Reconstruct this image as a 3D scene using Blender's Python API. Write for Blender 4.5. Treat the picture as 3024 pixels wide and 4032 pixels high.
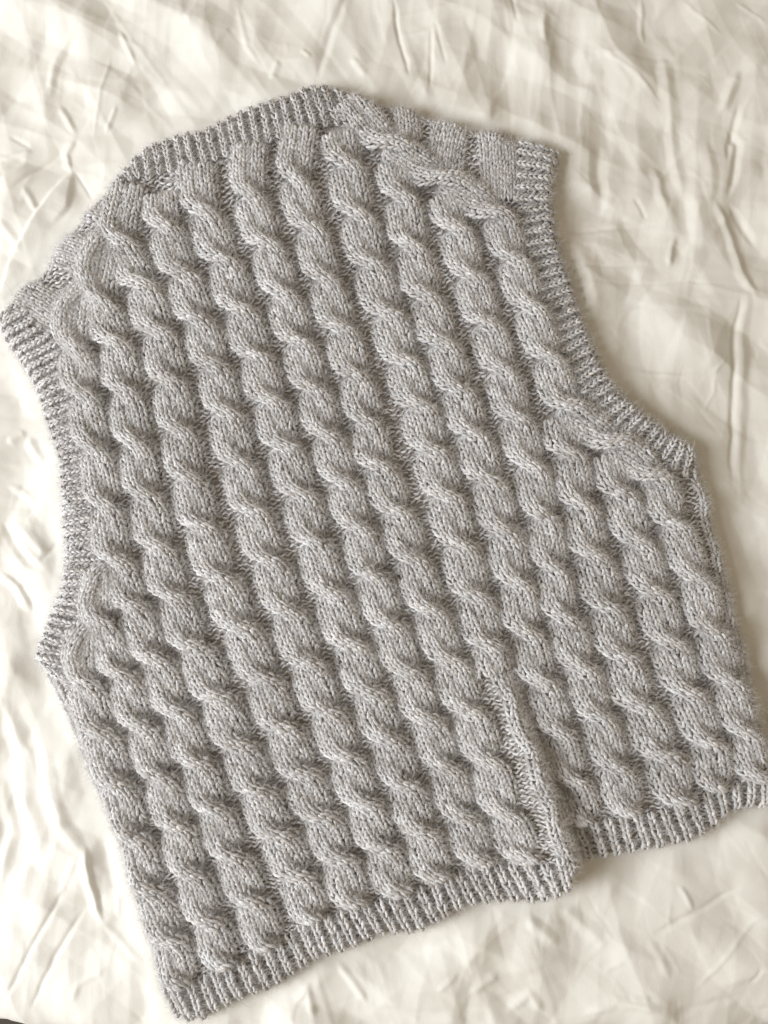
import bpy, math
import numpy as np
from mathutils import Vector

rng = np.random.default_rng(7)
scene = bpy.context.scene
for o in list(bpy.data.objects):
    bpy.data.objects.remove(o)

# ------------------------------------------------------------------ camera
PW, PH = 3024.0, 4032.0            # size of the photograph: layout below is measured on it
PLANE_W = 0.62                     # metres of bed across the frame
CAM_D = 0.66
TILT = math.radians(5.0)           # photographer leans in from the foot of the bed
cam_data = bpy.data.cameras.new("camera")
cam = bpy.data.objects.new("camera", cam_data)
scene.collection.objects.link(cam)
cam_data.sensor_fit = 'HORIZONTAL'
cam_data.angle = 2 * math.atan(0.5 * PLANE_W / CAM_D)
cam_data.clip_start, cam_data.clip_end = 0.01, 50
cam.location = (0, -CAM_D * math.sin(TILT), CAM_D * math.cos(TILT))
cam.rotation_euler = (TILT, 0, 0)
scene.camera = cam

# ------------------------------------------------------------------ light: window on the left, warm room around
world = bpy.data.worlds.new("World")
scene.world = world
world.use_nodes = True
bg = world.node_tree.nodes["Background"]
bg.inputs[0].default_value = (1.0, 0.83, 0.60, 1)
bg.inputs[1].default_value = 0.33
ld = bpy.data.lights.new("window_light", 'AREA')
ld.shape = 'RECTANGLE'; ld.size = 0.8; ld.size_y = 1.1
ld.energy = 52
ld.color = (0.94, 0.97, 1.0)
lamp = bpy.data.objects.new("window_light", ld)
scene.collection.objects.link(lamp)
lamp.location = (-1.60, -0.38, 1.22)
lamp.rotation_euler = (Vector((0.02, 0.0, 0)) - Vector(lamp.location)).to_track_quat('-Z', 'Y').to_euler()
vs = scene.view_settings
vs.view_transform = 'Standard'; vs.look = 'None'; vs.exposure = 0.0; vs.gamma = 1.0
vs.use_curve_mapping = False
scene.render.engine = 'CYCLES'

# ------------------------------------------------------------------ helpers
TX = math.tan(cam_data.angle / 2)
CT, ST = math.cos(TILT), math.sin(TILT)
CAMP = np.array(cam.location)


def W2(pts, z=0.012):
    """measured photo position(s) -> x, y on the bed at height z (metres)"""
    p = np.asarray(pts, float).reshape(-1, 2)
    dx = (p[:, 0] / PW - 0.5) * 2 * TX
    dy = -(p[:, 1] / PH - 0.5) * 2 * TX * PH / PW
    # camera axes: right (1,0,0), up (0,cos,sin), forward (0,sin,-cos)
    d = np.stack([dx, dy * CT + ST, dy * ST - CT], 1)
    t = (z - CAMP[2]) / d[:, 2]
    return (CAMP + d * t[:, None])[:, :2]


PX = PLANE_W / PW                   # one photo pixel on the bed, metres


def vnoise(x, y, scale, seed):
    r = np.random.default_rng(seed)
    g = r.random((64, 64)) * 2 - 1
    u, v = x / scale + 31.7, y / scale + 17.3
    i, j = np.floor(u).astype(int), np.floor(v).astype(int)
    fu, fv = u - i, v - j
    fu = fu * fu * (3 - 2 * fu); fv = fv * fv * (3 - 2 * fv)
    a = g[i % 64, j % 64]; b = g[(i + 1) % 64, j % 64]
    c = g[i % 64, (j + 1) % 64]; d = g[(i + 1) % 64, (j + 1) % 64]
    return (a * (1 - fu) + b * fu) * (1 - fv) + (c * (1 - fu) + d * fu) * fv


def sstep(a, b, x):
    t = np.clip((x - a) / (b - a), 0, 1)
    return t * t * (3 - 2 * t)


def seg_dist(x, y, poly, closed=False):
    """distance to polyline, signed side (+ right of travel), param 0..1 along"""
    P = np.asarray(poly, float)
    Q = np.vstack([P, P[:1]]) if closed else P
    L = np.hypot(*(Q[1:] - Q[:-1]).T)
    cum = np.concatenate([[0], np.cumsum(L)]); tot = cum[-1]
    best = np.full(x.shape, 1e9); side = np.zeros(x.shape); par = np.zeros(x.shape)
    for k in range(len(Q) - 1):
        a, b = Q[k], Q[k + 1]
        d = b - a
        l2 = max(d @ d, 1e-16)
        t = np.clip(((x - a[0]) * d[0] + (y - a[1]) * d[1]) / l2, 0, 1)
        ex, ey = x - a[0] - t * d[0], y - a[1] - t * d[1]
        q = np.hypot(ex, ey)
        m = q < best
        best = np.where(m, q, best)
        side = np.where(m, np.sign(ex * d[1] - ey * d[0]), side)
        par = np.where(m, (cum[k] + t * L[k]) / tot, par)
    return best, side, par


def inside(x, y, poly):
    P = np.asarray(poly)
    c = np.zeros(x.shape, bool)
    j = len(P) - 1
    for i in range(len(P)):
        xi, yi = P[i]; xj, yj = P[j]
        if yi != yj:
            m = ((yi > y) != (yj > y)) & (x < (xj - xi) * (y - yi) / (yj - yi) + xi)
            c ^= m
        j = i
    return c


def spline(pts, n_per=12):
    """Catmull-Rom through pts, returns dense points and their index parameter"""
    P = np.asarray(pts, float)
    if len(P) == 2:
        t = np.linspace(0, 1, n_per + 1)
        return P[0] + (P[1] - P[0]) * t[:, None], t
    E = np.vstack([2 * P[0] - P[1], P, 2 * P[-1] - P[-2]])
    out, par = [], []
    for k in range(len(P) - 1):
        p0, p1, p2, p3 = E[k:k + 4]
        t = np.arange(n_per)[:, None] / n_per
        out.append(0.5 * (2 * p1 + (p2 - p0) * t + (2 * p0 - 5 * p1 + 4 * p2 - p3) * t ** 2
                          + (3 * p1 - p0 - 3 * p2 + p3) * t ** 3))
        par.append(k + t[:, 0])
    out.append(P[-1:]); par.append(np.array([len(P) - 1.0]))
    return np.vstack(out), np.concatenate(par)


def build(name, V, F, mat, parent=None, col=None):
    """one mesh object from vertex / quad arrays"""
    me = bpy.data.meshes.new(name)
    V = np.asarray(V, np.float32); F = np.asarray(F, np.int32)
    me.vertices.add(len(V)); me.vertices.foreach_set("co", V.ravel())
    me.loops.add(F.size); me.loops.foreach_set("vertex_index", F.ravel())
    me.polygons.add(len(F))
    me.polygons.foreach_set("loop_start", np.arange(len(F), dtype=np.int32) * 4)
    me.update(calc_edges=True)
    if col is not None:
        a = me.color_attributes.new("yarn", 'FLOAT_COLOR', 'POINT')
        c4 = np.ones((len(V), 4), np.float32); c4[:, :3] = col
        a.data.foreach_set("color", c4.ravel())
    me.materials.append(mat)
    o = bpy.data.objects.new(name, me)
    scene.collection.objects.link(o)
    if parent:
        o.parent = parent
    return o


def empty(name, parent=None):
    o = bpy.data.objects.new(name, None)
    o.empty_display_size = 0.02
    scene.collection.objects.link(o)
    if parent:
        o.parent = parent
    return o


# ------------------------------------------------------------------ materials
def new_mat(name):
    m = bpy.data.materials.new(name)
    m.use_nodes = True
    return m, m.node_tree, m.node_tree.nodes["Principled BSDF"]


def yarn_material():
    m, nt, p = new_mat("mohair_yarn")
    at = nt.nodes.new("ShaderNodeAttribute"); at.attribute_name = "yarn"
    tc = nt.nodes.new("ShaderNodeTexCoord")
    n = nt.nodes.new("ShaderNodeTexNoise"); n.inputs["Scale"].default_value = 900; n.inputs["Detail"].default_value = 3
    mr = nt.nodes.new("ShaderNodeMapRange")
    mr.inputs[1].default_value = 0.3; mr.inputs[2].default_value = 0.7
    mr.inputs[3].default_value = 0.76; mr.inputs[4].default_value = 1.2
    mx = nt.nodes.new("ShaderNodeMix"); mx.data_type = 'RGBA'; mx.blend_type = 'MULTIPLY'
    mx.inputs[0].default_value = 1.0
    nt.links.new(tc.outputs["Object"], n.inputs["Vector"])
    nt.links.new(n.outputs["Fac"], mr.inputs[0])
    nt.links.new(at.outputs["Color"], mx.inputs[6])
    nt.links.new(mr.outputs[0], mx.inputs[7])
    nt.links.new(mx.outputs[2], p.inputs["Base Color"])
    b = nt.nodes.new("ShaderNodeBump"); b.inputs["Strength"].default_value = 0.6; b.inputs["Distance"].default_value = 0.0006
    nt.links.new(n.outputs["Fac"], b.inputs["Height"])
    nt.links.new(b.outputs[0], p.inputs["Normal"])
    p.inputs["Roughness"].default_value = 0.85
    p.inputs["Specular IOR Level"].default_value = 0.12
    p.inputs["Sheen Weight"].default_value = 0.25
    p.inputs["Sheen Roughness"].default_value = 0.5
    return m


def fibre_material(name, c, rough=0.6):
    m, nt, p = new_mat(name)
    p.inputs["Base Color"].default_value = (*c, 1)
    p.inputs["Roughness"].default_value = rough
    p.inputs["Specular IOR Level"].default_value = 0.25
    return m


def sheet_material():
    m, nt, p = new_mat("cotton_percale")
    tc = nt.nodes.new("ShaderNodeTexCoord")
    n1 = nt.nodes.new("ShaderNodeTexNoise"); n1.inputs["Scale"].default_value = 9; n1.inputs["Detail"].default_value = 5
    ramp = nt.nodes.new("ShaderNodeValToRGB")
    ramp.color_ramp.elements[0].position = 0.3; ramp.color_ramp.elements[0].color = (0.80, 0.775, 0.715, 1)
    ramp.color_ramp.elements[1].position = 0.7; ramp.color_ramp.elements[1].color = (0.84, 0.82, 0.77, 1)
    nt.links.new(tc.outputs["Object"], n1.inputs["Vector"])
    nt.links.new(n1.outputs["Fac"], ramp.inputs[0])
    nt.links.new(ramp.outputs[0], p.inputs["Base Color"])
    n2 = nt.nodes.new("ShaderNodeTexNoise"); n2.noise_type = 'RIDGED_MULTIFRACTAL'; n2.inputs["Scale"].default_value = 38; n2.inputs["Detail"].default_value = 4
    n2.inputs["Distortion"].default_value = 0.6
    n2.inputs["Roughness"].default_value = 0.65
    n3 = nt.nodes.new("ShaderNodeTexNoise"); n3.inputs["Scale"].default_value = 700; n3.inputs["Detail"].default_value = 2
    b1 = nt.nodes.new("ShaderNodeBump"); b1.inputs["Strength"].default_value = 0.16; b1.inputs["Distance"].default_value = 0.0010
    b2 = nt.nodes.new("ShaderNodeBump"); b2.inputs["Strength"].default_value = 0.35; b2.inputs["Distance"].default_value = 0.0003
    nt.links.new(tc.outputs["Object"], n2.inputs["Vector"]); nt.links.new(tc.outputs["Object"], n3.inputs["Vector"])
    nt.links.new(n2.outputs["Fac"], b1.inputs["Height"])
    nt.links.new(n3.outputs["Fac"], b2.inputs["Height"]); nt.links.new(b1.outputs[0], b2.inputs["Normal"])
    nt.links.new(b2.outputs[0], p.inputs["Normal"])
    p.inputs["Roughness"].default_value = 0.8
    p.inputs["Specular IOR Level"].default_value = 0.15
    p.inputs["Sheen Weight"].default_value = 0.1
    return m


def floor_material():
    m, nt, p = new_mat("dark_floor")
    n = nt.nodes.new("ShaderNodeTexNoise"); n.inputs["Scale"].default_value = 14
    r = nt.nodes.new("ShaderNodeValToRGB")
    r.color_ramp.elements[0].color = (0.03, 0.022, 0.016, 1); r.color_ramp.elements[1].color = (0.09, 0.07, 0.05, 1)
    nt.links.new(n.outputs["Fac"], r.inputs[0]); nt.links.new(r.outputs[0], p.inputs["Base Color"])
    p.inputs["Roughness"].default_value = 0.6
    return m


YARN = yarn_material()
FUZZ = fibre_material("mohair_fuzz", (0.76, 0.74, 0.73))
FUZZD = fibre_material("mohair_stray_hair", (0.16, 0.13, 0.11))
SHEET = sheet_material()

# ------------------------------------------------------------------ outline of the vest as it lies on the bed
R_ARM = [(2204, 597), (2186, 663), (2174, 742), (2180, 862), (2204, 983), (2246, 1103), (2282, 1224), (2330, 1339),
         (2356, 1410), (2399, 1487), (2452, 1554), (2515, 1607), (2582, 1660), (2654, 1709), (2736, 1757), (2741, 1834)]
NECK = [(434, 737), (463, 689), (501, 651), (530, 612), (579, 573), (651, 545), (700, 531), (796, 512), (893, 464),
        (989, 420), (1110, 382), (1206, 343), (1269, 334), (1341, 353), (1414, 382), (1458, 403)]
R_SHO = [(1496, 408), (1545, 422), (1593, 422), (1651, 451), (1709, 471), (1786, 480), (1834, 509), (1882, 514),
         (1945, 514), (1988, 553), (2022, 557), (2075, 548), (2152, 581)]
R_SIDE = [(2746, 1858), (2775, 1921), (2799, 1979), (2803, 2060), (2820, 2120), (2846, 2190), (2889, 2352),
          (2900, 2420), (2942, 2564), (2970, 2723), (3014, 2919), (3045, 3050), (3060, 3180)]
HEM_R = [(3000, 3182), (2921, 3180), (2863, 3205), (2804, 3264), (2711, 3314), (2476, 3360), (2316, 3390), (2258, 3421)]
HEM_L = [(2246, 3471), (2187, 3522), (2112, 3551), (1977, 3547), (1826, 3572), (1742, 3623), (1655, 3671), (1504, 3680),
         (1378, 3739), (1252, 3772), (1092, 3881), (904, 3955), (803, 4013), (719, 4022), (694, 4005)]
L_SIDE = [(638, 3904), (601, 3753), (529, 3542), (481, 3338), (408, 3169), (360, 3060), (331, 2976), (301, 2874),
          (259, 2784), (199, 2663), (140, 2595)]
L_ARM = [(135, 2581), (164, 2504), (202, 2398), (236, 2321), (251, 2234), (251, 2138), (241, 2031), (236, 1945),
         (233, 1870), (223, 1784), (199, 1723), (169, 1639), (145, 1542), (108, 1476), (60, 1398), (12, 1338), (-6, 1247)]
L_SHO = [(48, 1171), (106, 1118), (159, 1094), (183, 1056), (231, 969), (270, 926), (313, 882), (328, 848), (366, 810), (410, 766)]
OUT = W2(NECK + R_SHO + R_ARM + R_SIDE + HEM_R + HEM_L + L_SIDE + L_ARM + L_SHO)
FOLD = W2([(1890, 2400), (1935, 2520), (1985, 2680), (2035, 2820), (2085, 2950), (2135, 3080), (2185, 3230), (2225, 3360), (2250, 3470), (2262, 3560)])

# base surface of the vest (its purl ground), sampled on a fine grid
GX0, GX1, GY0, GY1, GS = -0.36, 0.36, -0.45, 0.40, 0.002
gx = np.arange(GX0, GX1, GS); gy = np.arange(GY0, GY1, GS)
XX, YY = np.meshgrid(gx, gy, indexing='ij')
dist, _, _ = seg_dist(XX, YY, OUT, True)
DIN = np.where(inside(XX, YY, OUT), dist, -dist)
q = np.clip(DIN / 0.010, 0, 1)
BASE = 0.0145 * np.sqrt(np.clip(1 - (1 - q) ** 2, 0, 1))
BASE += np.where(DIN > 0, q, 0) * (0.0022 * vnoise(XX, YY, 0.11, 3) + 0.0010 * vnoise(XX, YY, 0.035, 4))
fd, fs, fp = seg_dist(XX, YY, FOLD)
amp = 0.019 * sstep(0.02, 0.6, fp)
# travel is downwards: right of travel is the picture's left -> raised side
left = fs > 0
hf = np.where(left, amp * np.exp(-(fd / 0.032) ** 2), amp * (1 - sstep(0.0, 0.012, fd)) - 0.20 * amp * np.exp(-((fd - 0.016) / 0.012) ** 2))
BASE += hf * sstep(-0.002, 0.008, DIN)
BASE = np.where(DIN > -0.004, BASE, 0)


def Bz(x, y):
    u = np.clip((x - GX0) / GS, 0, len(gx) - 1.001); v = np.clip((y - GY0) / GS, 0, len(gy) - 1.001)
    i, j = u.astype(int), v.astype(int); fu, fv = u - i, v - j
    return ((BASE[i, j] * (1 - fu) + BASE[i + 1, j] * fu) * (1 - fv)
            + (BASE[i, j + 1] * (1 - fu) + BASE[i + 1, j + 1] * fu) * fv)


# ------------------------------------------------------------------ stitches
LIGHT = np.array([0.81, 0.803, 0.806]); MID = np.array([0.57, 0.555, 0.552]); DARK = np.array([0.28, 0.25, 0.225])
K, M = 5, 5
TT = np.linspace(0, 1, K)
RT = np.array([0.55, 1.0, 1.12, 0.98, 0.5])
AA = np.arange(M) / M * 2 * np.pi
FUZZ_P, FUZZ_N, FUZZ_T = [], [], []


def colour(n, mid=None):
    """heathered marl: light and dark fibres mixed along and around each leg"""
    x = 0.69 + 0.13 * rng.standard_normal((n, 1, 1)) + 0.10 * rng.standard_normal((n, K, 1)) + 0.15 * rng.standard_normal((n, 1, M)) \
        + 0.08 * rng.standard_normal((n, K, M))
    if mid is not None:
        a_, b_ = mid[:, 0] * 0.957 - mid[:, 1] * -0.29, mid[:, 0] * -0.29 - mid[:, 1] * 0.957
        x = x + (0.17 * vnoise(a_, b_ * 6, 0.022, 61) + 0.10 * vnoise(a_, b_, 0.05, 62))[:, None, None]
    x = np.clip(x, 0, 1)[..., None]
    c = np.where(x > 0.5, MID + (LIGHT - MID) * (x - 0.5) * 2, DARK + (MID - DARK) * x * 2)
    warm = 1 + rng.normal(0, 0.012, (n, 1, 1, 1)) * np.array([1.0, 0.1, -1.0])
    return c * warm


def tubes(path, nrm, r, fuzzy=True):
    """path (n,K,3), nrm (n,K,3), r (n,) -> vertices, quads, colours"""
    n = len(path)
    T = np.gradient(path, axis=1)
    T /= np.linalg.norm(T, axis=2, keepdims=True) + 1e-12
    b = np.cross(T, nrm); b /= np.linalg.norm(b, axis=2, keepdims=True) + 1e-12
    n2 = np.cross(b, T)
    rr = (r[:, None] * RT[None])[:, :, None, None] * (1 + 0.10 * rng.standard_normal((n, K, M, 1)))
    V = path[:, :, None] + rr * (np.cos(AA)[None, None, :, None] * b[:, :, None] + 0.9 * np.sin(AA)[None, None, :, None] * n2[:, :, None])
    idx = np.arange(n * K * M).reshape(n, K, M)
    nx = np.roll(idx, -1, axis=2)
    F = np.stack([idx[:, :-1], nx[:, :-1], nx[:, 1:], idx[:, 1:]], -1).reshape(-1, 4)
    k = 2
    if fuzzy:
        FUZZ_P.append(path[:, k] + n2[:, k] * r[:, None] * 0.6); FUZZ_N.append(n2[:, k]); FUZZ_T.append(T[:, k])
    return V.reshape(-1, 3), F, colour(n, path[:, 2]).reshape(-1, 3)


def surf(Fn, u, v):
    e = 0.12
    p = Fn(u, v)
    n = np.cross(Fn(u + e, v) - Fn(u - e, v), Fn(u, v + e) - Fn(u, v - e))
    n *= np.sign(n[..., 2:3] + 1e-9)
    n /= np.linalg.norm(n, axis=-1, keepdims=True) + 1e-12
    return p, n


def knit(Fn, cols, nrows, r=0.00122, lift=0.0010, keep=None):
    """stocking stitch: two legs per stitch, V apex towards larger v"""
    c, i, s = np.meshgrid(np.asarray(cols, float), np.arange(nrows), [-1.0, 1.0], indexing='ij')
    c, i, s = c.ravel(), i.ravel(), s.ravel()
    n = len(c)
    jit = rng.normal(0, 0.05, (n, 1)); jv = rng.normal(0, 0.08, (n, 1))
    u = c[:, None] + s[:, None] * (0.06 + 0.37 * TT[None] ** 0.75) + jit
    v = i[:, None] + 1.12 - 1.42 * TT[None] + jv
    v = np.clip(v, -0.6, nrows + 0.6)
    p, nm = surf(Fn, u, v)
    h = lift * np.array([-0.7, 0.75, 1.0, 0.55, -0.9]) + rng.normal(0, 0.00022, (n, 1))
    p = p + nm * np.broadcast_to(h, (n, K))[..., None]
    rr = r * (1 + rng.normal(0, 0.09, n))
    if keep is not None:
        m = keep(p[:, 2])
        p, nm, rr = p[m], nm[m], rr[m]
    return tubes(p, nm, rr)


def purl(Fn, u0, v0, r=0.00100, half=0.62):
    """purl bumps: short arcs lying across the column"""
    n = len(u0)
    a = (TT * 2 - 1) * half
    sg = np.where(rng.random(n) < 0.5, 1.0, -1.0)
    u = u0[:, None] + a[None] + rng.normal(0, 0.08, (n, 1))
    v = v0[:, None] + 0.30 * sg[:, None] * np.cos(TT * np.pi * 2)[None] * 0.6 + rng.normal(0, 0.12, (n, 1)) + rng.normal(0, 0.2, (n, 1)) * a[None]
    p, nm = surf(Fn, u, v)
    h = 0.0013 * np.sin(TT * np.pi) - 0.0004
    p = p + nm * (h[None] + rng.normal(0, 0.00025, (n, 1)))[..., None]
    return tubes(p, nm, r * (1 + rng.normal(0, 0.1, n)), False)


ROW = 20.0 * PX
STW = 25.0 * PX


class Track:
    """a centre line on the bed with arc-length rows"""

    def __init__(self, pts, par=None):
        d, pr = spline(W2(pts), 14)
        self.c = d
        self.p = np.interp(pr, np.arange(len(pts)), par) if par is not None else pr
        L = np.concatenate([[0], np.cumsum(np.hypot(*(d[1:] - d[:-1]).T))])
        self.L = L
        t = np.gradient(d, axis=0); t /= np.linalg.norm(t, axis=1, keepdims=True)
        # smooth the tangents a little
        for _ in range(3):
            t[1:-1] = (t[:-2] + 2 * t[1:-1] + t[2:]) / 4
        t /= np.linalg.norm(t, axis=1, keepdims=True)
        self.t = t
        self.n = np.stack([-t[:, 1], t[:, 0]], 1)
        self.rows = max(2, int(round(L[-1] / ROW)))
        self.step = L[-1] / self.rows

    def at(self, v):
        s = v * self.step
        e = np.clip(s, 0, self.L[-1]); ex = s - e
        C = np.stack([np.interp(e, self.L, self.c[:, k]) for k in (0, 1)], -1)
        T = np.stack([np.interp(e, self.L, self.t[:, k]) for k in (0, 1)], -1)
        N = np.stack([np.interp(e, self.L, self.n[:, k]) for k in (0, 1)], -1)
        return C + T * ex[..., None], N, np.interp(e, self.L, self.p)


vest = empty("knitted_vest")
vest["label"] = "pale grey cable-knit mohair vest laid flat on the cream bedding"
vest["category"] = "vest"

ALLC = []            # centre lines of every cable, for the purl ground


def cable(top, necks, bottom, off=39.5, width=STW * 1.04, h0=0.0082, h1=0.0046, smooth=True):
    """two three-stitch strands crossing left-over-right at every neck"""
    nk = np.array(necks, float)
    if smooth and len(nk) > 4:
        r = nk.copy()
        r[1:-1] = 0.2 * nk[:-2] + 0.6 * nk[1:-1] + 0.2 * nk[2:]
        nk = r
    pitch = 185.0
    pts = [tuple(x) for x in nk]; par = list(range(len(nk)))
    if top is not None:
        pts.insert(0, top); par.insert(0, -max(0.35, np.hypot(*(nk[0] - np.array(top))) / pitch))
    if bottom is not None:
        pts.append(bottom); par.append(len(nk) - 1 + max(0.35, np.hypot(*(nk[-1] - np.array(bottom))) / pitch))
    tr = Track(pts, np.array(par, float))
    ALLC.append(tr)
    n = len(nk)
    e = empty("cable", vest)
    wob = rng.uniform(0.93, 1.07)
    for ph in (0, 1):
        def Fn(u, v, ph=ph):
            C, N, p = tr.at(v)
            p = np.clip(p, -0.5, n + 0.12)
            s = np.sin(np.pi * (p + ph)); c = np.cos(np.pi * (p + ph))
            kk = 1.55 + 4.0 * sstep(0.0, 0.5, -c)
            f = np.tanh(kk * s) / np.tanh(kk)
            af = np.abs(f)
            lat = f * off * PX * wob + u * width * (0.84 + 0.20 * af) * wob
            xy = C + N * lat[..., None]
            cc = np.where(c > 0, np.abs(c) ** 1.5, -np.abs(c) ** 4.0)
            dome = 0.0052 * (np.abs(u) / 1.5) ** 2.6 * (0.38 + 0.62 * np.abs(cc)) + 0.0044 * np.abs(lat / (78 * PX)) ** 3.0
            h = h0 + np.where(cc > 0, 0.0058, 0.0052) / 0.0046 * h1 * cc - dome
            return np.concatenate([xy, (Bz(xy[..., 0], xy[..., 1]) + h)[..., None]], -1)
        V, F, c = knit(Fn, (-1, 0, 1), tr.rows)
        build("strand", V, F, YARN, e, c)
    return e


def strip(name, pts, ncols, width=STW, h=0.004, dome=0.003, parent=None, zs=None, r=0.00122):
    """plain knitted strip of ncols columns along pts"""
    tr = Track(pts)
    half = ncols / 2
    npt = len(pts)

    def Fn(u, v):
        C, N, p = tr.at(v)
        xy = C + N * (u * width)[..., None]
        hh = h if zs is None else np.interp(p, np.arange(npt), zs)
        z = Bz(xy[..., 0], xy[..., 1]) + hh - dome * np.abs(u / half) ** 2.2
        return np.concatenate([xy, z[..., None]], -1)
    V, F, c = knit(Fn, np.arange(ncols) - (ncols - 1) / 2, tr.rows, r=r)
    return build(name, V, F, YARN, parent or vest, c)


def inset(pts, d):
    """move an outline piece d pixels towards the vest's middle"""
    c = np.array([1560, 2150.0]); P = np.array(pts, float)
    v = c - P; v /= np.linalg.norm(v, axis=1, keepdims=True)
    return [tuple(x) for x in P + v * d]


# cables, left to right (top, crossings, bottom)
cable((345, 2478), [(352, 2675), (402, 2862), (469, 3063), (527, 3270), (593, 3485), (672, 3672)], (722, 3862))
cable((408, 2262), [(412, 2440), (477, 2640), (561, 2845), (637, 3038), (708, 3230), (757, 3420), (822, 3600)], (893, 3790))
cable((332, 1160), [(308, 1372), (335, 1545), (388, 1767), (430, 1982), (455, 2212), (532, 2368), (611, 2586), (696, 2786), (780, 2987),
                    (845, 3160), (905, 3345), (992, 3525)], (1062, 3712))
cable((445, 945), [(405, 1190), (463, 1346), (506, 1548), (540, 1741), (579, 1949), (627, 2147), (678, 2338), (757, 2532), (855, 2735),
                   (942, 2920), (1018, 3092), (1092, 3262), (1172, 3424)], (1238, 3606))
cable((512, 745), [(478, 958), (565, 1128), (632, 1312), (685, 1510), (714, 1698), (745, 1880), (796, 2071), (864, 2264), (945, 2460),
                   (1043, 2665), (1112, 2852), (1186, 3030), (1260, 3190), (1334, 3356)], (1396, 3550))
cable((640, 785), [(658, 908), (722, 1095), (790, 1270), (849, 1453), (893, 1622), (946, 1825), (994, 2009), (1057, 2197), (1130, 2395),
                   (1211, 2602), (1284, 2787), (1366, 2968), (1428, 3140), (1497, 3312)], (1573, 3505))
cable((778, 672), [(803, 850), (886, 1040), (946, 1231), (1013, 1410), (1066, 1579), (1115, 1757), (1188, 1946), (1232, 2126), (1300, 2328),
                   (1379, 2535), (1453, 2715), (1522, 2892), (1592, 3070), (1652, 3250)], (1722, 3448))
cable((988, 592), [(989, 787), (1053, 980), (1115, 1174), (1177, 1357), (1230, 1535), (1287, 1720), (1346, 1893), (1408, 2072), (1462, 2260),
                   (1522, 2450), (1602, 2635), (1670, 2818), (1748, 2996), (1812, 3192)], (1893, 3398))
cable((1188, 527), [(1168, 729), (1230, 912), (1274, 1116), (1341, 1309), (1402, 1487), (1442, 1661), (1476, 1838), (1555, 2008), (1617, 2192),
                    (1682, 2395), (1764, 2594), (1831, 2783), (1905, 2970), (1969, 3177)], (2058, 3372))
cable((1335, 548), [(1365, 668), (1402, 860), (1456, 1052), (1525, 1255), (1588, 1429), (1646, 1607), (1696, 1775), (1752, 1951), (1805, 2144),
                    (1856, 2338), (1913, 2527)], (1952, 2640))
strip("fold_strand", [(1918, 2550), (1938, 2610), (1966, 2680), (2000, 2735), (2014, 2810), (2040, 2880), (2078, 2935), (2092, 3010), (2116, 3085), (2152, 3150), (2166, 3230), (2190, 3300), (2222, 3370), (2228, 3430)], 2, width=STW * 1.1, dome=0.0035, zs=[.006, .0040, .0026, .0044, .0030, .0022, .0044, .0030, .0022, .0042, .0030, .0024, .004, .003])
strip("fold_face", [(1992, 2590), (2030, 2690), (2070, 2800), (2110, 2910), (2160, 3050), (2208, 3200), (2240, 3330), (2256, 3400)], 3, h=0.0015, dome=0.001)
cable((1548, 660), [(1583, 798), (1608, 985), (1670, 1188), (1737, 1366), (1795, 1540), (1848, 1709), (1911, 1893), (1979, 2095), (2032, 2294),
                    (2058, 2485), (2121, 2672), (2188, 2871), (2238, 3058)], (2300, 3232))
cable((1742, 790), [(1790, 919), (1840, 1102), (1911, 1289), (1969, 1468), (2022, 1651), (2078, 1834), (2130, 2037), (2165, 2240), (2195, 2420),
                    (2275, 2620), (2348, 2808), (2407, 3005)], (2468, 3195))
cable((2198, 1655), [(2230, 1795), (2262, 1983), (2314, 2178), (2378, 2390), (2431, 2574), (2492, 2766), (2594, 2961)], (2668, 3157))
cable((2385, 1800), [(2428, 1945), (2500, 2134), (2561, 2333), (2624, 2521), (2684, 2714), (2770, 2911)], (2806, 3098))
# the cable that runs along the shoulder and armhole shaping
cable((1375, 412), [(1530, 590), (1742, 725), (1940, 862), (2012, 1040), (2080, 1227), (2152, 1424), (2222, 1605), (2399, 1748), (2555, 1877),
                    (2630, 2066), (2721, 2275), (2776, 2477), (2840, 2672), (2905, 2869)], (2965, 3064), h0=0.0092, smooth=False)

# single strands that leave the cables where the left side is shaped
for pts, zz in (([(478, 905), (420, 945), (374, 1005), (354, 1075), (374, 1145), (398, 1205), (402, 1262), (380, 1318)], [.004, .010, .0115, .0115, .0115, .0115, .008, .003]),
                ([(385, 1125), (345, 1150), (291, 1196), (260, 1259), (264, 1327), (302, 1372), (350, 1430), (388, 1495)], [.003, .009, .0105, .0105, .0105, .0115, .0105, .006]),
                ([(448, 2222), (398, 2265), (364, 2354), (374, 2422), (407, 2468), (402, 2545)], [.003, .010, .0105, .0115, .011, .004]),
                ([(395, 2445), (350, 2468), (306, 2538), (302, 2605), (350, 2680), (392, 2755)], [.003, .009, .0105, .0105, .0115, .006])):
    strip("shaping_strand", pts, 3, width=STW * 0.92, dome=0.004, zs=zz)

# the fold that forms each shoulder line
strip("shoulder_fold", inset(L_SHO[::-1], 9), 2, h=0.0020, dome=0.002)
strip("shoulder_fold", inset(R_SHO, 9), 2, h=0.0020, dome=0.002)
# half-hidden edge columns where the vest turns over its sides
strip("side_column", [(2738, 1880), (2772, 1960), (2782, 2060), (2822, 2190), (2858, 2352), (2905, 2540), (2940, 2723), (2985, 2910), (3020, 3050)],
      2, h=0.0016, dome=0.002)
strip("side_column", [(185, 2655), (245, 2765), (288, 2862), (322, 2962), (372, 3085), (432, 3215), (490, 3370), (534, 3510), (572, 3650), (622, 3790), (664, 3895)],
      2, h=0.0016, dome=0.002)
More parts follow.
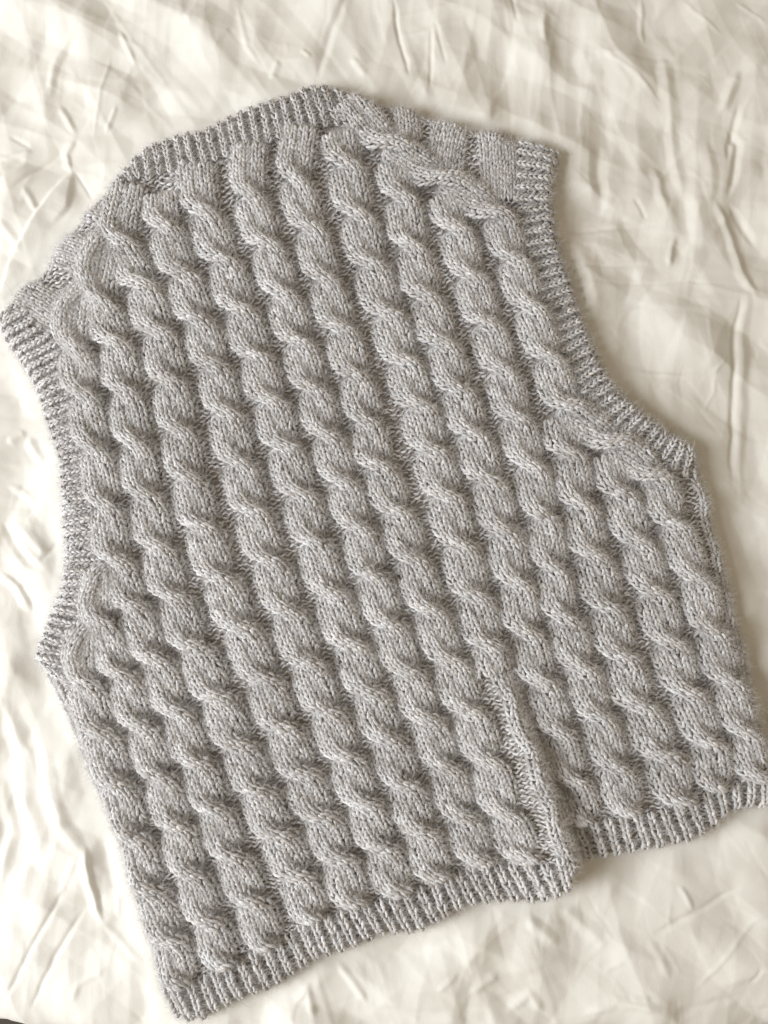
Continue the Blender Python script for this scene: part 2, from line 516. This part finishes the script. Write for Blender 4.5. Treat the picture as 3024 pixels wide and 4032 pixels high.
# columns of the other half that come over the shoulders
for pts, nc in (([(1598, 430), (1612, 560)], 4), ([(1790, 482), (1762, 570), (1748, 672)], 6), ([(1950, 512), (1960, 640), (1966, 800)], 6),
                ([(340, 850), (425, 872)], 3), ([(215, 975), (290, 1000), (372, 1042)], 6), ([(84, 1168), (170, 1205), (272, 1268)], 6)):
    strip("shoulder_column", pts, nc, h=0.0042)


# ------------------------------------------------------------------ ribbed bands
def band(name, label, pairs, count, apex_out, edge, lift=0.0054, rw=17.0):
    """pairs of (outer, inner) key positions; ribs are spread evenly between them"""
    P = np.array(pairs, float)
    mid = P.mean(1)
    L = np.concatenate([[0], np.cumsum(np.hypot(*(mid[1:] - mid[:-1]).T))])
    e = empty(name, vest)
    e["label"] = label
    pv, pf, pc, nv = [], [], [], 0
    for k in range(count):
        for groove in (0, 1):
            s = (k + 0.5 * groove) / (count - 1) * L[-1]
            if s > L[-1]:
                continue
            o = np.array([np.interp(s, L, P[:, 0, j]) for j in (0, 1)])
            i = np.array([np.interp(s, L, P[:, 1, j]) for j in (0, 1)])
            jit = rng.normal(0, 2.5, 2)
            m = (o + i) / 2 + jit
            i2 = i + (i - o) * 0.06
            pts = [i2, m, o] if apex_out else [o, m, i2]
            tr = Track(pts)

            def Fn(u, v):
                C, N, p = tr.at(v)
                xy = C + N * (u * (rw if not groove else 24.0) * PX)[..., None]
                z = Bz(xy[..., 0], xy[..., 1]) + (lift if not groove else -0.0004) - (0.0018 * np.abs(u / 0.5) ** 2 if not groove else 0)
                return np.concatenate([xy, z[..., None]], -1)
            if groove:
                v0 = np.arange(tr.rows) + 0.5
                V, F, c = purl(Fn, np.zeros(len(v0)), v0, r=0.00098, half=0.5)
                pv.append(V); pf.append(F + nv); pc.append(c); nv += len(V)
            else:
                V, F, c = knit(Fn, (0,), tr.rows, r=0.00112 * (rw / 17.0) ** 0.5, lift=0.0009)
                build("rib", V, F, YARN, e, c)
    g = build("purl_groove", np.vstack(pv), np.vstack(pf), YARN, e, np.vstack(pc))
    g["kind"] = "stuff"
    # cast-off chain along the outer edge
    tr = Track(edge)

    def Fe(u, v):
        C, N, p = tr.at(v)
        xy = C + N * (u * 17.0 * PX)[..., None]
        z = Bz(xy[..., 0], xy[..., 1]) * 0.85 + 0.0020 - 0.001 * np.abs(u / 0.5) ** 2
        return np.concatenate([xy, z[..., None]], -1)
    V, F, c = knit(Fe, (0,), tr.rows, r=0.00105, lift=0.0007)
    build("edge_chain", V, F, YARN, e, c)


band("neckband", "ribbed neckband along the top edge", [
    ((440, 735), (478, 800)), ((463, 692), (497, 748)), ((501, 651), (535, 715)), ((540, 612), (560, 712)), ((574, 590), (590, 716)), ((607, 570), (635, 692)),
    ((656, 547), (680, 684)), ((699, 536), (727, 668)), ((796, 515), (832, 650)), ((893, 465), (925, 612)), ((989, 422), (1022, 578)),
    ((1033, 408), (1071, 572)), ((1110, 382), (1150, 535)), ((1230, 341), (1290, 505)), ((1274, 336), (1335, 500)),
    ((1341, 355), (1388, 452)), ((1414, 382), (1450, 425))], 25, False, inset(NECK, 6))
band("armhole_band", "ribbed left armhole band", [
    ((0, 1258), (98, 1205)), ((14, 1320), (130, 1262)), ((42, 1368), (170, 1300)), ((77, 1410), (214, 1341)), ((100, 1455), (238, 1388)), ((125, 1498), (240, 1435)),
    ((155, 1550), (275, 1490)), ((172, 1610), (300, 1560)), ((190, 1680), (310, 1640)), ((205, 1735), (328, 1700)), ((227, 1794), (345, 1761)),
    ((234, 1850), (358, 1820)), ((238, 1915), (360, 1895)), ((240, 1985), (372, 1968)), ((244, 2056), (366, 2036)), ((250, 2120), (374, 2100)),
    ((253, 2186), (388, 2171)), ((253, 2232), (402, 2225)), ((246, 2285), (380, 2280)), ((232, 2340), (356, 2348)), ((208, 2400), (350, 2425)),
    ((184, 2460), (318, 2500)), ((162, 2520), (295, 2558)), ((142, 2575), (282, 2610)), ((158, 2612), (262, 2668))], 38, False, inset(L_ARM, 6))
band("armhole_band", "ribbed right armhole band", [
    ((2200, 602), (2050, 568)), ((2186, 651), (2041, 622)), ((2176, 712), (2041, 706)), ((2174, 790), (2029, 796)), ((2182, 868), (2053, 885)),
    ((2200, 960), (2075, 985)), ((2222, 1035), (2098, 1065)), ((2254, 1125), (2135, 1176)), ((2276, 1195), (2158, 1240)), ((2308, 1285), (2190, 1340)),
    ((2350, 1400), (2252, 1462)), ((2399, 1485), (2290, 1556)), ((2440, 1540), (2331, 1598)), ((2485, 1583), (2385, 1656)), ((2515, 1610), (2428, 1692)),
    ((2553, 1638), (2455, 1730)), ((2611, 1680), (2540, 1775)), ((2654, 1710), (2592, 1800)), ((2680, 1728), (2633, 1848)), ((2708, 1745), (2679, 1872)),
    ((2738, 1775), (2729, 1884))], 36, False, inset(R_ARM, 6))
band("hem_band", "ribbed hem left of the fold", [
    ((702, 4010), (640, 3880)), ((760, 4015), (700, 3872)), ((803, 4010), (752, 3862)), ((904, 3955), (850, 3822)), ((954, 3933), (896, 3800)), ((1038, 3905), (975, 3765)),
    ((1092, 3876), (1035, 3728)), ((1122, 3856), (1062, 3711)), ((1218, 3792), (1158, 3668)), ((1286, 3762), (1225, 3620)), ((1395, 3728), (1330, 3592)),
    ((1504, 3678), (1430, 3548)), ((1622, 3672), (1548, 3535)), ((1723, 3632), (1655, 3488)), ((1759, 3608), (1700, 3445)), ((1885, 3553), (1812, 3420)),
    ((1977, 3547), (1905, 3412)), ((2112, 3546), (2030, 3400)), ((2179, 3518), (2120, 3385)), ((2225, 3485), (2182, 3350))], 31, True, inset(HEM_L[::-1], 6), rw=24.0)
band("hem_band", "ribbed hem right of the fold", [
    ((2268, 3412), (2232, 3285)), ((2316, 3388), (2268, 3262)), ((2355, 3378), (2310, 3250)), ((2451, 3358), (2412, 3225)), ((2560, 3340), (2520, 3212)),
    ((2653, 3322), (2596, 3188)), ((2720, 3308), (2664, 3168)), ((2779, 3276), (2722, 3142)), ((2821, 3242), (2790, 3118)), ((2875, 3198), (2858, 3092)),
    ((2938, 3180), (2935, 3076)), ((3006, 3182), (3004, 3062)), ((3056, 3182), (3050, 3052))], 16, True, inset(HEM_R[::-1], 6), rw=24.0)

# ------------------------------------------------------------------ purl ground between the cables
d0 = np.array([0.29, 0.957]); n0 = np.array([0.957, -0.29])
uu, vv = np.meshgrid(np.arange(-120, 160), np.arange(-20, 215), indexing='ij')
S = np.array([1000.0, 400.0]) + uu.ravel()[:, None] * 24.0 * n0 + (vv.ravel()[:, None] + 0.5 * (uu.ravel()[:, None] % 2)) * 19.0 * d0
w = W2(S)
mk = (w[:, 0] > GX0 + .01) & (w[:, 0] < GX1 - .01) & (w[:, 1] > GY0 + .01) & (w[:, 1] < GY1 - .01)
S, w = S[mk], w[mk]
ii = ((w[:, 0] - GX0) / GS).astype(int); jj = ((w[:, 1] - GY0) / GS).astype(int)
m2 = DIN[ii, jj] > 0.006
S, w = S[m2], w[m2]
near = np.full(len(w), 1e9)
for tr in ALLC:
    C = tr.c[::3]
    for a in range(0, len(C), 40):
        near = np.minimum(near, np.min(np.hypot(w[:, None, 0] - C[None, a:a + 40, 0], w[:, None, 1] - C[None, a:a + 40, 1]), axis=1))
S = S[near > 44 * PX]
rel = S - np.array([1000.0, 400.0])
u0 = rel @ n0 / 24.0; v0 = rel @ d0 / 19.0


def Fg(u, v):
    s = np.array([1000.0, 400.0]) + (u * 24.0)[..., None] * n0 + (v * 19.0)[..., None] * d0
    xy = W2(s.reshape(-1, 2)).reshape(s.shape)
    return np.concatenate([xy, (Bz(xy[..., 0], xy[..., 1]) + 0.0002)[..., None]], -1)


V, F, c = purl(Fg, u0, v0)
pg = build("purl_ground", V, F, YARN, vest, c)
pg["kind"] = "stuff"

# fabric body under the stitches
step = 2
bi = np.arange(0, len(gx), step); bj = np.arange(0, len(gy), step)
Xb, Yb = XX[np.ix_(bi, bj)], YY[np.ix_(bi, bj)]
Db = DIN[np.ix_(bi, bj)]; Zb = BASE[np.ix_(bi, bj)] - 0.0012
Zb = np.where(Db < 0.001, -0.002, Zb)
idm = np.arange(Xb.size).reshape(Xb.shape)
cell = (Db[:-1, :-1] > -0.001) & (Db[1:, :-1] > -0.001) & (Db[:-1, 1:] > -0.001) & (Db[1:, 1:] > -0.001)
q4 = np.stack([idm[:-1, :-1], idm[1:, :-1], idm[1:, 1:], idm[:-1, 1:]], -1)[cell]
used, inv = np.unique(q4.ravel(), return_inverse=True)
Vb = np.stack([Xb.ravel(), Yb.ravel(), Zb.ravel()], 1)[used]
build("fabric_body", Vb, inv.reshape(-1, 4), YARN, vest, np.broadcast_to(MID * np.array([0.85, 0.80, 0.76]), (len(Vb), 3)))

# ------------------------------------------------------------------ mohair fuzz
FP, FN, FT = np.vstack(FUZZ_P), np.vstack(FUZZ_N), np.vstack(FUZZ_T)


def fibres(name, n, lo, hi, rad, mat, spread, npt=5, sel=None):
    k = rng.integers(0, len(FP), n) if sel is None else rng.choice(sel, n)
    p0 = FP[k] + rng.normal(0, 0.0006, (n, 3))
    d = FN[k] * rng.uniform(0.15, 0.75, (n, 1)) + FT[k] * rng.normal(0, 0.6, (n, 1)) + rng.normal(0, spread, (n, 3))
    d /= np.linalg.norm(d, axis=1, keepdims=True)
    bend = rng.normal(0, 1, (n, 3)); bend -= d * np.sum(bend * d, 1, keepdims=True)
    bend[:, 2] -= 0.5
    L = rng.uniform(lo, hi, (n, 1))
    t = np.linspace(0, 1, npt)
    pts = p0[:, None] + d[:, None] * (L[:, None] * t[None, :, None]) + bend[:, None] * (L[:, None] * 0.38 * (t ** 2)[None, :, None])
    if npt > 5:
        b2 = rng.normal(0, 1, (n, 3))
        pts += b2[:, None] * (L[:, None] * 0.10 * np.sin(t * 7)[None, :, None]) * t[None, :, None]
    pts[:, :, 2] = np.maximum(pts[:, :, 2], 0.0012)
    cu = bpy.data.hair_curves.new(name)
    cu.add_curves([npt] * n)
    cu.points.foreach_set("position", pts.astype(np.float32).ravel())
    rr = np.broadcast_to(rad * np.linspace(1, 0.35, npt), (n, npt)).astype(np.float32)
    ra = cu.attributes.get("radius") or cu.attributes.new("radius", 'FLOAT', 'POINT')
    ra.data.foreach_set("value", np.ascontiguousarray(rr).ravel())
    cu.materials.append(mat)
    o = bpy.data.objects.new(name, cu)
    scene.collection.objects.link(o)
    o.parent = vest
    o["kind"] = "stuff"
    return o


fibres("fuzz", 300000, 0.002, 0.008, 0.00006, FUZZ, 0.5)
fibres("stray_hair", 260, 0.006, 0.018, 0.00006, FUZZD, 0.6, npt=9)

# ------------------------------------------------------------------ the bedding
SX0, SX1, SY1 = -0.40, 0.40, 0.52
edge_pts = W2([(-500, 4065), (0, 4085), (240, 4125), (700, 4200), (1500, 4200), (2300, 4170), (2700, 4135), (3024, 4128), (3500, 4110)], 0.0)
ss = 0.00115
sx = np.arange(SX0, SX1 + ss, ss)
RO = 0.032                                        # radius of the rolled edge
sy_n = int((SY1 + 0.47) / ss)
tv = np.linspace(0, 1, sy_n)
ye = np.interp(sx, edge_pts[:, 0], edge_pts[:, 1]) + 0.004 * vnoise(sx, sx * 0, 0.05, 81)
arc = RO * math.pi / 2
Lflat = SY1 - (ye + RO)
Ltot = Lflat + arc + 0.10
sarc = Ltot[:, None] * tv[None]
a = np.clip((sarc - Lflat[:, None]) / RO, 0, math.pi / 2)
drop = np.maximum(sarc - Lflat[:, None] - arc, 0)
SXX = np.broadcast_to(sx[:, None], sarc.shape).copy()
SYY = SY1 - np.minimum(sarc, Lflat[:, None]) - RO * np.sin(a) + 0.10 * drop
SZZ = -RO * (1 - np.cos(a)) - drop
flat = np.cos(a)

H = np.zeros(SXX.shape)
wx = SXX + 0.0018 * vnoise(SXX, SYY, 0.03, 21) + 0.0006 * vnoise(SXX, SYY, 0.009, 23)
wy = SYY + 0.0018 * vnoise(SXX, SYY, 0.03, 22) + 0.0006 * vnoise(SXX, SYY, 0.009, 24)


def crease(pts, w, amp, wr=None, world_pts=False):
    """tent-shaped crease: w, wr widths (px) on its two sides, amp in mm, fading to its ends"""
    P = np.asarray(pts) if world_pts else W2(pts, 0.0)
    wl = w * PX; wr = wl if wr is None else wr * PX
    mxw = max(wl, wr) * 1.6
    x0, x1 = P[:, 0].min() - mxw, P[:, 0].max() + mxw
    y0, y1 = P[:, 1].min() - mxw, P[:, 1].max() + mxw
    i0, i1 = np.searchsorted(sx, [x0, x1])
    row = SYY[len(sx) // 2]
    j0 = int(np.searchsorted(-row, -y1)) - 12; j1 = int(np.searchsorted(-row, -y0)) + 12
    i0, j0 = max(i0 - 2, 0), max(j0, 0)
    if i1 <= i0 or j1 <= j0:
        return
    X, Y = wx[i0:i1 + 2, j0:j1], wy[i0:i1 + 2, j0:j1]
    if X.size == 0:
        return
    d, s, t = seg_dist(X, Y, P)
    ww = np.where(s > 0, wl, wr)
    fade = np.minimum(1, np.minimum(t, 1 - t) * 5 + 0.05)
    f = np.clip(1 - d / (ww * (0.5 + 0.5 * fade)), 0, 1)
    prof = 0.55 * f + 0.45 * f * f * (3 - 2 * f)
    H[i0:i1 + 2, j0:j1] += amp * 0.001 * prof * fade


# creases read off the photograph
for cr in [
    ([(476, 124), (532, 254)], 20, 1.3), ([(429, 206), (368, 540)], 15, 0.7), ([(230, 416), (294, 524)], 26, 1.6), ([(198, 48), (127, 270), (0, 445)], 120, -4),
    ([(318, 95), (222, 222), (190, 381)], 32, 1.6), ([(460, 421), (416, 516)], 14, 1.2), ([(667, 310), (492, 421)], 25, 0.8), ([(937, 16), (969, 190), (1016, 254)], 20, 0.8),
    ([(1365, 0), (1270, 238), (1254, 318)], 30, -1.6), ([(1096, 238), (1064, 318)], 30, 1.2), ([(1381, 222), (1445, 302)], 25, 1.2), ([(1190, 200), (1230, 240)], 16, 1.0),
    ([(1544, 0), (1615, 302)], 16, -1.6), ([(1710, 95), (1687, 349)], 14, -1.2), ([(1718, 79), (1758, 254)], 14, -0.8), ([(1512, 79), (1845, 16)], 15, 0.6),
    ([(1560, 143), (1990, 50)], 18, 0.6), ([(2004, -20), (2044, 95)], 16, -0.9), ([(2139, 64), (2147, 175)], 30, 1.5), ([(2528, -20), (2544, 159)], 20, 1.0),
    ([(2687, 0), (2846, 135)], 14, 0.6), ([(2894, 0), (3024, 95)], 14, 0.6), ([(2290, 175), (2354, 333)], 60, 2.0), ([(2354, 175), (2608, 413)], 16, 0.7),
    ([(2608, 222), (2655, 524)], 55, 2.2), ([(2910, 286), (2830, 445)], 40, 2.0), ([(2910, 413), (2894, 508), (2862, 635)], 25, -1.6),
    ([(2871, 500), (2915, 566), (2871, 775)], 32, -2.2), ([(2815, 792), (2882, 941), (2926, 1073), (2981, 1183)], 38, 2.2), ([(2882, 798), (2981, 963)], 30, -1.6),
    ([(2694, 760), (2716, 963), (2639, 1040)], 80, -3.0, 50), ([(2661, 941), (2628, 1051)], 25, 1.6), ([(2909, 1161), (2904, 1382), (2893, 1602), (2882, 1920)], 24, -1.4),
    ([(2940, 1150), (2938, 1400), (2925, 1640), (2915, 1920)], 40, 1.4), ([(2198, 908), (2408, 897), (2595, 886)], 20, -1.0), ([(2248, 1117), (2904, 1112)], 9, -0.45),
    ([(2242, 1051), (2551, 1040)], 14, -0.6), ([(2342, 1260), (2551, 1205)], 20, 0.8), ([(2270, 1139), (2342, 1271)], 14, 0.8),
    ([(2474, 1470), (2617, 1475), (2816, 1470), (2871, 1404)], 13, 0.8), ([(2816, 1481), (2816, 1547), (2771, 1624)], 12, 0.5), ([(2573, 643), (2617, 831)], 42, 1.6),
    ([(2364, 566), (2353, 698), (2364, 831)], 50, -2.0), ([(2485, 776), (2551, 864)], 14, -0.9), ([(2640, 480), (2690, 760)], 40, 1.8), ([(2780, 560), (2800, 800)], 45, 1.8),
    ([(277, 664), (202, 765), (139, 865), (50, 1023), (6, 1168)], 14, 3.0, 75), ([(277, 664), (252, 815), (202, 884)], 60, 2.2, 14), ([(283, 664), (365, 783)], 12, -1.0),
    ([(290, 540), (255, 600), (270, 670)], 40, 1.8, 16), ([(0, 639), (126, 595)], 20, 1.0), ([(0, 714), (100, 630)], 25, -1.2), ([(57, 752), (246, 588)], 20, -1.1),
    ([(101, 746), (151, 840)], 26, 1.3), ([(44, 544), (120, 585)], 16, -0.9), ([(410, 702), (466, 664)], 14, -0.8), ([(0, 880), (90, 1000)], 30, 1.2),
    ([(110, 1719), (165, 1829)], 36, 2.2), ([(30, 1740), (100, 1700)], 30, 1.6), ([(66, 2061), (154, 2149), (198, 2182)], 30, 1.6), ([(154, 2215), (242, 2116)], 14, -1.0),
    ([(0, 2060), (110, 2204), (176, 2248)], 32, -2.2), ([(0, 2248), (66, 2314), (116, 2413)], 40, 2.6, 18), ([(110, 2347), (154, 2512), (190, 2640)], 70, -3.0),
    ([(80, 1560), (130, 1640)], 24, 1.0), ([(20, 1900), (150, 1990)], 26, 1.2), ([(42, 2763), (84, 2973), (105, 3172), (168, 3382)], 65, 4.0),
    ([(178, 2941), (241, 3245), (336, 3371)], 50, 2.6), ([(336, 3329), (346, 3434), (399, 3634)], 45, 3.6, 14), ([(336, 3571), (220, 3780), (115, 3990)], 17, -1.3),
    ([(252, 3508), (136, 3728), (0, 3959)], 17, -1.3), ([(315, 3350), (231, 3539)], 22, 1.0), ([(461, 3634), (467, 3497)], 18, 0.9), ([(390, 3300), (455, 3560)], 60, -2.0),
    ([(283, 3959), (304, 3885), (420, 3812)], 20, 0.9), ([(0, 3078), (42, 3287), (0, 3500)], 40, 1.8), ([(399, 3640), (470, 3720), (560, 3800)], 24, 1.0),
    ([(1166, 3942), (1217, 3879), (1242, 3992)], 25, 1.5), ([(1330, 3791), (1406, 3904), (1443, 3954)], 25, 1.5), ([(1080, 3990), (1260, 3950)], 30, 1.2),
    ([(1730, 3900), (1800, 3815)], 22, 0.9), ([(2076, 3604), (2202, 3730)], 42, 1.6), ([(2202, 3566), (2391, 3718)], 42, 1.6), ([(2568, 3692), (2732, 3592), (2921, 3503)], 20, -1.0),
    ([(2669, 3478), (2732, 3579)], 20, 1.0), ([(2732, 3907), (2883, 3743), (3024, 3604)], 14, 0.7), ([(2560, 3690), (2640, 3860)], 30, 0.8), ([(2996, 3806), (2946, 3880)], 16, -0.8),
    ([(2380, 3830), (2455, 3780)], 16, 0.8), ([(2467, 3920), (2555, 3920)], 14, 1.2), ([(1850, 3900), (1960, 3830)], 30, 1.2), ([(1990, 3990), (2080, 3920), (2140, 3990)], 34, 1.6),
    ([(2300, 4000), (2420, 3940), (2600, 3960)], 34, 1.6), ([(1500, 3970), (1700, 3985), (1900, 3965)], 30, -1.4), ([(2650, 4000), (2900, 3940)], 30, -1.2),
]:
    crease(cr[0], max(9, cr[1] * 0.85), cr[2] * 1.05, *cr[3:])
# the finer crumple between them
r2 = np.random.default_rng(11)
for k in range(1100):
    cx, cy = r2.uniform(SX0, SX1), r2.uniform(-0.44, SY1)
    th = r2.normal(math.radians(105), 0.6) if r2.random() < 0.6 else r2.uniform(0, math.pi)
    ln = r2.uniform(0.010, 0.055) * (2.6 if r2.random() < 0.10 else 1)
    d = np.array([math.cos(th), math.sin(th)]) * ln / 2
    b = np.array([-d[1], d[0]]) * r2.normal(0, 0.14)
    c0 = np.array([cx, cy])
    wpx = 6 + 20 * r2.random() ** 2
    crease([c0 - d, c0 + b, c0 + d], wpx, r2.choice([-1, 1]) * r2.uniform(0.008, 0.024) * wpx, wr=wpx * r2.uniform(0.5, 2.2), world_pts=True)
H += 0.0030 * vnoise(SXX, SYY, 0.14, 31) + 0.0016 * vnoise(SXX, SYY, 0.06, 32) + 0.0005 * vnoise(SXX, SYY, 0.022, 33)
def ridged(sc, ang, st, seed):
    ca, sa = math.cos(ang), math.sin(ang)
    return 1 - np.abs(vnoise((wx * ca + wy * sa), (wy * ca - wx * sa) * st, sc, seed)) * 2


H += 0.0012 * ridged(0.10, 1.9, 2.6, 41) - 0.0008
# facets: folded cloth is flat between its creases
r3 = np.random.default_rng(5)
for k in range(26):
    th = r3.uniform(0, math.pi) if k % 3 else r3.normal(math.radians(20), 0.3)
    lam = r3.uniform(0.022, 0.11)
    ph = (wx * math.cos(th) + wy * math.sin(th)) / lam + r3.uniform(0, 1) + 0.5 * vnoise(SXX, SYY, 0.16, 100 + k)
    tri = np.abs((ph % 1.0) * 2 - 1)
    tri = 0.12 + tri * 0.76 + 0.12 * tri * tri
    msk = np.clip(vnoise(SXX, SYY, r3.uniform(0.06, 0.14), 200 + k) * 1.6 + 0.05, 0, 1)
    H += (tri - 0.5) * msk * lam * r3.uniform(0.03, 0.075)
# wrinkles gathered along the rolled edge
H += 0.0022 * np.sin(np.pi * sstep(0, 1, 1 - flat) * 1.0) * vnoise(SXX, SZZ * 3, 0.03, 35)
# pressed flat under the vest
ins = inside(SXX, SYY, OUT)
fu = np.clip((SXX - GX0) / GS, 0, len(gx) - 1.001); fv_ = np.clip((SYY - GY0) / GS, 0, len(gy) - 1.001)
i_, j_ = fu.astype(int), fv_.astype(int); fu -= i_; fv_ -= j_
dv = np.abs((DIN[i_, j_] * (1 - fu) + DIN[i_ + 1, j_] * fu) * (1 - fv_) + (DIN[i_, j_ + 1] * (1 - fu) + DIN[i_ + 1, j_ + 1] * fu) * fv_)
wgt = np.where(ins, 0, sstep(0.0, 0.022, dv) * 0.75 + 0.25)
H = H * wgt - np.where(ins, 0.004 * sstep(0.006, 0.02, dv), 0)
H = np.where((~ins) & (dv < 0.01), np.minimum(H, 0.0012 + 0.15 * dv), H)
for _ in range(1):
    H[1:-1, 1:-1] = (H[1:-1, 1:-1] * 4 + H[:-2, 1:-1] + H[2:, 1:-1] + H[1:-1, :-2] + H[1:-1, 2:]) / 8
NYs = -np.sin(a)
V = np.stack([SXX, SYY + H * NYs, SZZ + H * np.maximum(flat, 0.0)], -1)
idm = np.arange(SXX.size).reshape(SXX.shape)
F = np.stack([idm[:-1, :-1], idm[:-1, 1:], idm[1:, 1:], idm[1:, :-1]], -1).reshape(-1, 4)
sheet = build("duvet_cover", V.reshape(-1, 3), F, SHEET)
sheet["label"] = "crumpled cream cotton duvet cover spread under the knitted vest"
sheet["category"] = "duvet cover"

# dark floor seen past the foot of the bed
fv = np.array([[-3, -3, -0.45], [3, -3, -0.45], [3, 3, -0.45], [-3, 3, -0.45]], float)
fl = build("floor", fv, np.array([[0, 1, 2, 3]]), floor_material())
fl["kind"] = "structure"
